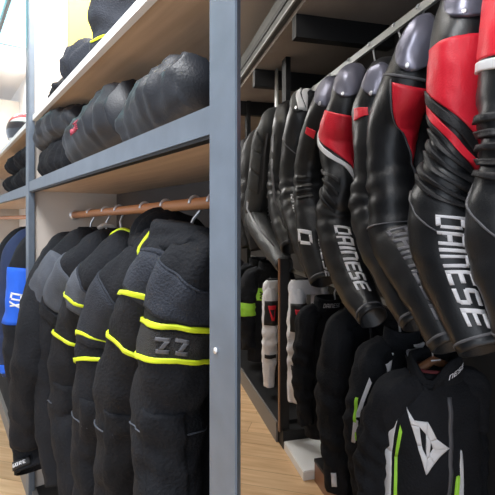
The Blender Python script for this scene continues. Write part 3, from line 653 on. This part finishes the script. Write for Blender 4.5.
# ================================================================ LOWER RIGHT JACKETS
def emblem(tb, u0, u1, th0, th1):
    """the pointed emblem: outer outline strips around an open eye"""
    g = lambda p: (u0+(u1-u0)*p[0], th0+(th1-th0)*p[1])
    Q = [((0, 0), (.23, .22), (.32, .33), (.30, .14)), ((.30, .14), (.32, .33), (.57, .39), (.57, .30)), ((.57, .30), (.57, .39), (.76, .50), (1, .46)),
         ((.23, .22), (.25, .52), (.43, .48), (.32, .33)), ((.25, .52), (.49, .70), (.51, .57), (.43, .48)), ((.43, .48), (.51, .57), (.72, .56), (.76, .50)),
         ((.49, .70), (.62, 1.0), (.61, .64), (.51, .57)), ((.62, 1.0), (.84, .65), (.72, .56), (.61, .64)), ((.84, .65), (1, .46), (.76, .50), (.72, .56))]
    return [quad(*[g(p) for p in q]) for q in Q]
def low_jacket(name, lab, t, qc, zt, zh, hw, ht, seed, m='textile', ms=None, sl=None, cat='jacket', group='jackets on the lower rail', sr=.07, rail=True, mult=1.25, dt=0., slen=.62, hl='', cr=(.055, .075, .05)):
    ms = ms or m
    r = thing(name, lab, cat, RR, t, qc, zh, group)
    bt = body_tube(t, qc, zt, zh, hw, ht, seed, amp=.010); torso = finish_body(r, bt, m, True)
    collar = collar_obj('collar', t+.01, qc, zt-.01, cr[0], cr[1], cr[2], m, r, vopen=cr[0] > .06)
    out = []
    for sg in (-1, 1):
        X = lambda q: qc+sg*q
        pts = [(t, X(hw*.45), zt-.045, .05), (t+.0, X(hw*.85), zt-.075, .06), (t+dt*.5+.01, X(hw*(mult-.12)), zt-.15, sr), (t+dt+.01, X(hw*mult), zt-slen*.48, sr+.002), (t+dt+.02, X(hw*mult), zt-slen*.74, sr-.005), (t+dt+.03, X(hw*(mult-.08)), zt-slen, sr-.02)]
        tb, s = sleeve_obj(r, pts, seed+sg*3, ms, [(.45, .14, .006, 9, 2.5), (.75, .15, .005, 9, 2.5)], .009, ns=56)
        out.append((tb, s))
    if rail: hanger(RR, t-.02, .22, .9935, zt, hl, 'hangers on the lower rail', tn=t, hw=.1)
    return r, bt, torso, collar, out
# A: nearest jacket with the white emblem
A = low_jacket('armoured_jacket', 'black textile jacket with a white chest emblem and neon green side stripes, nearest below', 1.13, .22, .82, .02, .19, .085, 200, rail=False, sr=.062, dt=-.07, mult=1.08, cr=(.072, .10, .062))
r, bt, torso, col_, sl = A
patch_obj('chest_emblem', bt, 'white', torso, emblem(bt, .13, .41, 38, 88), 6, 6, .005)
patch_obj('white_side_panel', bt, 'white', torso, [quad((.13, 14), (.19, 28), (.34, 15), (.33, -2)), quad((.33, -2), (.34, 15), (.9, 6), (.9, -14))], 20, 8, .005)
patch_obj('green_side_stripe', bt, 'neon_green', torso, [quad((.22, 31), (.25, 34), (.36, 26), (.36, 21)), quad((.36, 21), (.36, 26), (.95, 18), (.95, 12))], 20, 4, .005)
patch_obj('white_side_panel', bt, 'white', torso, [quad((.33, 104), (.35, 106), (.9, 124), (.9, 106))], 20, 8, .005)
patch_obj('green_side_stripe', bt, 'neon_green', torso, [quad((.44, 98), (.44, 102), (.95, 106), (.95, 100))], 20, 4, .006)
def words_on_collar(t, q, z, rt, rq, text, a0, a1, h, m, parent, sk=0, name='collar_lettering', rise=0.):
    bm = bmesh.new(); tot = sum(1.1 if c == 'I' else 4 for c in text)+.9*(len(text)-1); x = 0
    for i, c in enumerate(text):
        if i >= sk:
            for qd in GL[c]:
                g = []
                for yy in (0, .5, 1):
                    rw = []
                    for xx in (0, .5, 1):
                        px = (qd[0][0]*(1-xx)+qd[1][0]*xx)*(1-yy)+(qd[3][0]*(1-xx)+qd[2][0]*xx)*yy
                        py = (qd[0][1]*(1-xx)+qd[1][1]*xx)*(1-yy)+(qd[3][1]*(1-xx)+qd[2][1]*xx)*yy
                        a = (a0+(a1-a0)*(x+px+.2*py)/tot)*D2R
                        rw.append(bm.verts.new((t+rt*math.sin(a), q-rq*math.cos(a), z+h*py/6+rise*(x+px)/tot)))
                    g.append(rw)
                for p in range(2):
                    for o in range(2): bm.faces.new((g[p][o], g[p][o+1], g[p+1][o+1], g[p+1][o]))
        x += (1.1 if c == 'I' else 4)+.9
    bmesh.ops.translate(bm, verts=bm.verts, vec=-org(parent)); return link(name, bm, m, parent)
words_on_collar(1.14, .22, .785, .0775, .107, 'DAINESE', 60, 128, .018, 'print', col_, 3, rise=.052)
part('collar_lining', 'skin_lining', col_, lambda bm: wire(bm, [(1.14-.053*math.cos(a), .22-.078*math.sin(a), .825) for a in [i*PI/10 for i in range(21)]], .006), True)
hg = thing('coat_hanger', 'brown wooden hanger inside the open collar of the white emblem jacket', 'hanger', RR, 1.13, .22, .78, 'hangers on the lower rail')
part('hook', 'steel', hg, lambda bm: wire(bm, [(1.11, .203, .995), (1.11, .208, 1.011), (1.11, .22, 1.018), (1.11, .236, 1.01), (1.11, .235, .99), (1.115, .22, .93), (1.125, .22, .88), (1.13, .22, .85)], .003), True)
part('shoulder_bar', 'copper', hg, lambda bm: wire(bm, [(1.13, .09, .775), (1.13, .14, .81), (1.13, .22, .845), (1.13, .30, .81), (1.13, .35, .775)], .016, 12), True)
part('hanger_print', 'print', hg, lambda bm: box(bm, 1.1435, 1.1465, .20, .24, .848, .852))
# B ... dark jackets further along
B = low_jacket('armoured_jacket', 'black jacket with a pale side panel, behind the white emblem jacket', .93, .22, .88, .22, .15, .055, 210, ms='textile', mult=1.1, hl='hanger of the jacket behind the white emblem one')
patch_obj('white_side_panel', B[1], 'white_tex', B[2], quad((.075, 25), (.30, 20), (.34, 52), (.085, 62)), 16, 8, .005)
patch_obj('white_sleeve_stripe', B[4][0][0], 'white_tex', B[4][0][1], quad((.22, 60), (.24, 68), (.62, 26), (.62, 14)), 16, 3, .005)
patch_obj('white_shoulder_panel', B[1], 'white_tex', B[2], quad((.03, 85), (.14, 95), (.14, 140), (.03, 150)), 10, 10, .005)
patch_obj('green_sleeve_stripe', B[4][0][0], 'neon_green', B[4][0][1], rect(.35, .6, 30, 36), 16, 3, .005)
CJ = low_jacket('textile_jacket', 'long plain black jacket with creased sleeves, third on the lower rail', .68, .20, .95, .14, .14, .06, 220, mult=1.1, slen=.80, sr=.075, hl='hanger of the long plain black jacket')
patch_obj('cuff_print', CJ[4][0][0], 'print', CJ[4][0][1], rect(.86, .93, 40, 60), 4, 4, .004)
E_ = low_jacket('textile_jacket', 'black jacket facing front with white words under its collar', .34, .17, .90, .20, .125, .06, 230, mult=1.12, sr=.055, hl='hanger of the white worded collar jacket')
words_on_collar(.35, .17, .89, .060, .0815, 'DAINESE', 55, 125, .022, 'print', E_[3])
patch_obj('chest_line', E_[1], 'print', E_[2], quad((.12, 108), (.13, 108), (.22, 112), (.22, 114)), 10, 2, .004)
def trousers(lab, t, q, zt, zh, sep, rad, seed, hl):
    r = thing('riding_trousers', lab, 'trousers', RR, t, q, zh, 'white trousers on the lower rail')
    wb_ = Tube([(t, q, zt, .035, sep+rad*.6), (t, q, zt-.02, .04, sep+rad*.9), (t, q, zt-.05, .045, sep+rad), (t, q, zt-.08, .045, sep+rad*.9)], seed, amp=.006)
    b = tube_obj('waistband', wb_, 'white_tex', r, ns=14, nt=34)
    for sg in (-1, 1):
        tb, s = sleeve_obj(r, [(t, q+sg*sep, zt-.05, .045), (t+.01, q+sg*sep*1.05, zt-.14, rad), (t+.02, q+sg*sep*1.1, zt-.36, rad*1.03), (t+.01, q+sg*sep*1.15, zt-.5, rad*.9), (t, q+sg*sep*1.15, zh, rad*.72)], seed+sg, 'white_tex', [(.5, .2, .005, 8, 2)], .007, ns=44, name='leg')
        p = patch_obj('knee_pad', tb, 'leather_dark', s, rect(.13, .36, 30, 150), 10, 12, .006)
        patch_obj('red_emblem', tb, 'red', p, [quad((.18, 58), (.22, 62), (.22, 106), (.18, 112)), quad((.18, 58), (.32, 80), (.31, 92), (.22, 70)), quad((.18, 112), (.22, 102), (.31, 86), (.32, 92))], 5, 5, .009)
        patch_obj('side_strip', tb, 'leather_dark', s, rect(.66, .70, 30, 130), 4, 8, .005)
    def clip(bm):
        wire(bm, [(t, .20, .995), (t, .205, 1.012), (t, .22, 1.018), (t, .235, 1.012), (t, .236, .995), (t, q, zt+.01)], .003)
    hh = thing('clip_hanger', hl, 'hanger', RR, t, q, zt-.02, 'hangers on the lower rail')
    part('hook', 'steel', hh, clip, True)
    part('clip_bar', 'black', hh, lambda bm: wire(bm, [(t, q-.08, zt+.006), (t, q+.08, zt+.006)], .007), True)
trousers('white riding trousers with black knee pads and red emblems, beside the brown edged panel', .13, .15, 1.0, .30, .07, .055, 240, 'clip hanger of the white trousers with red knee emblems')
trousers('long white riding trousers hanging past the brown edged panel', -.36, .13, .93, .20, .06, .055, 250, 'clip hanger of the white trousers past the brown panel')
for t, lab, sd, hl in ((-.72, 'black jacket with neon green chest band carrying dark letters', 270, 'hanger of the nearer neon banded jacket'), (-1.02, 'farthest black jacket with neon green band on the lower rail', 280, 'hanger of the farthest neon banded jacket')):
    N_ = low_jacket('hi_vis_jacket', lab, t, .16, .99, .26, .16, .06, sd, hl=hl, mult=1.1)
    patch_obj('neon_band', N_[1], 'neon_green', N_[2], ring(.24, .36), 8, 34, .005, True)
    patch_obj('band_lettering', N_[1], 'black', N_[2], letters(N_[1], 'DX', .34, .27, 60, 85), 2, 2, .008)
    for tb, s in N_[4]: patch_obj('neon_band', tb, 'neon_green', s, ring(.44, .60), 6, 30, .005, True)
# far jackets on the upper rail
for j, (t, lab) in enumerate([(-.82, 'black studded jacket behind the charcoal armoured one on the upper rail'), (-1.12, 'far black jacket with neon sleeve patch at the end of the upper rail')]):
    r = thing('leather_jacket', lab, 'jacket', RR, t, .3, 1.35, 'leather jackets on the upper rail')
    bt = body_tube(t, .3, 2.08, 1.22, .2, .07, 300+j); torso = finish_body(r, bt, 'leather_dark')
    collar_obj('collar', t, .3, 2.07, .052, .07, .045, 'leather_dark', r)
    tb, s = sleeve_obj(r, [(t, .24, 2.05, .05), (t, .12, 2.02, .065), (t+.01, .06, 1.9, .08), (t, .03, 1.6, .085), (t+.05, .05, 1.3, .07), (t+.1, .07, 1.12, .055)], 310+j, 'leather_dark', [(.5, .15, .005, 9, 2)], .006)
    if j: patch_obj('neon_patch', tb, 'neon', s, rect(.42, .62, 30, 140), 10, 10, .005)
    else: patch_obj('studs', bt, 'steel', torso, [disc(.62+a*.035, 50+b*9, .006, 1.6) for a in range(8) for b in range(9)], 3, 3, .006)
    hanger(RR, t, .3, 2.2075, 2.08, ['hanger of the black studded jacket', 'hanger of the far neon patched jacket'][j], 'hangers on the upper grey rail', hw=.14)
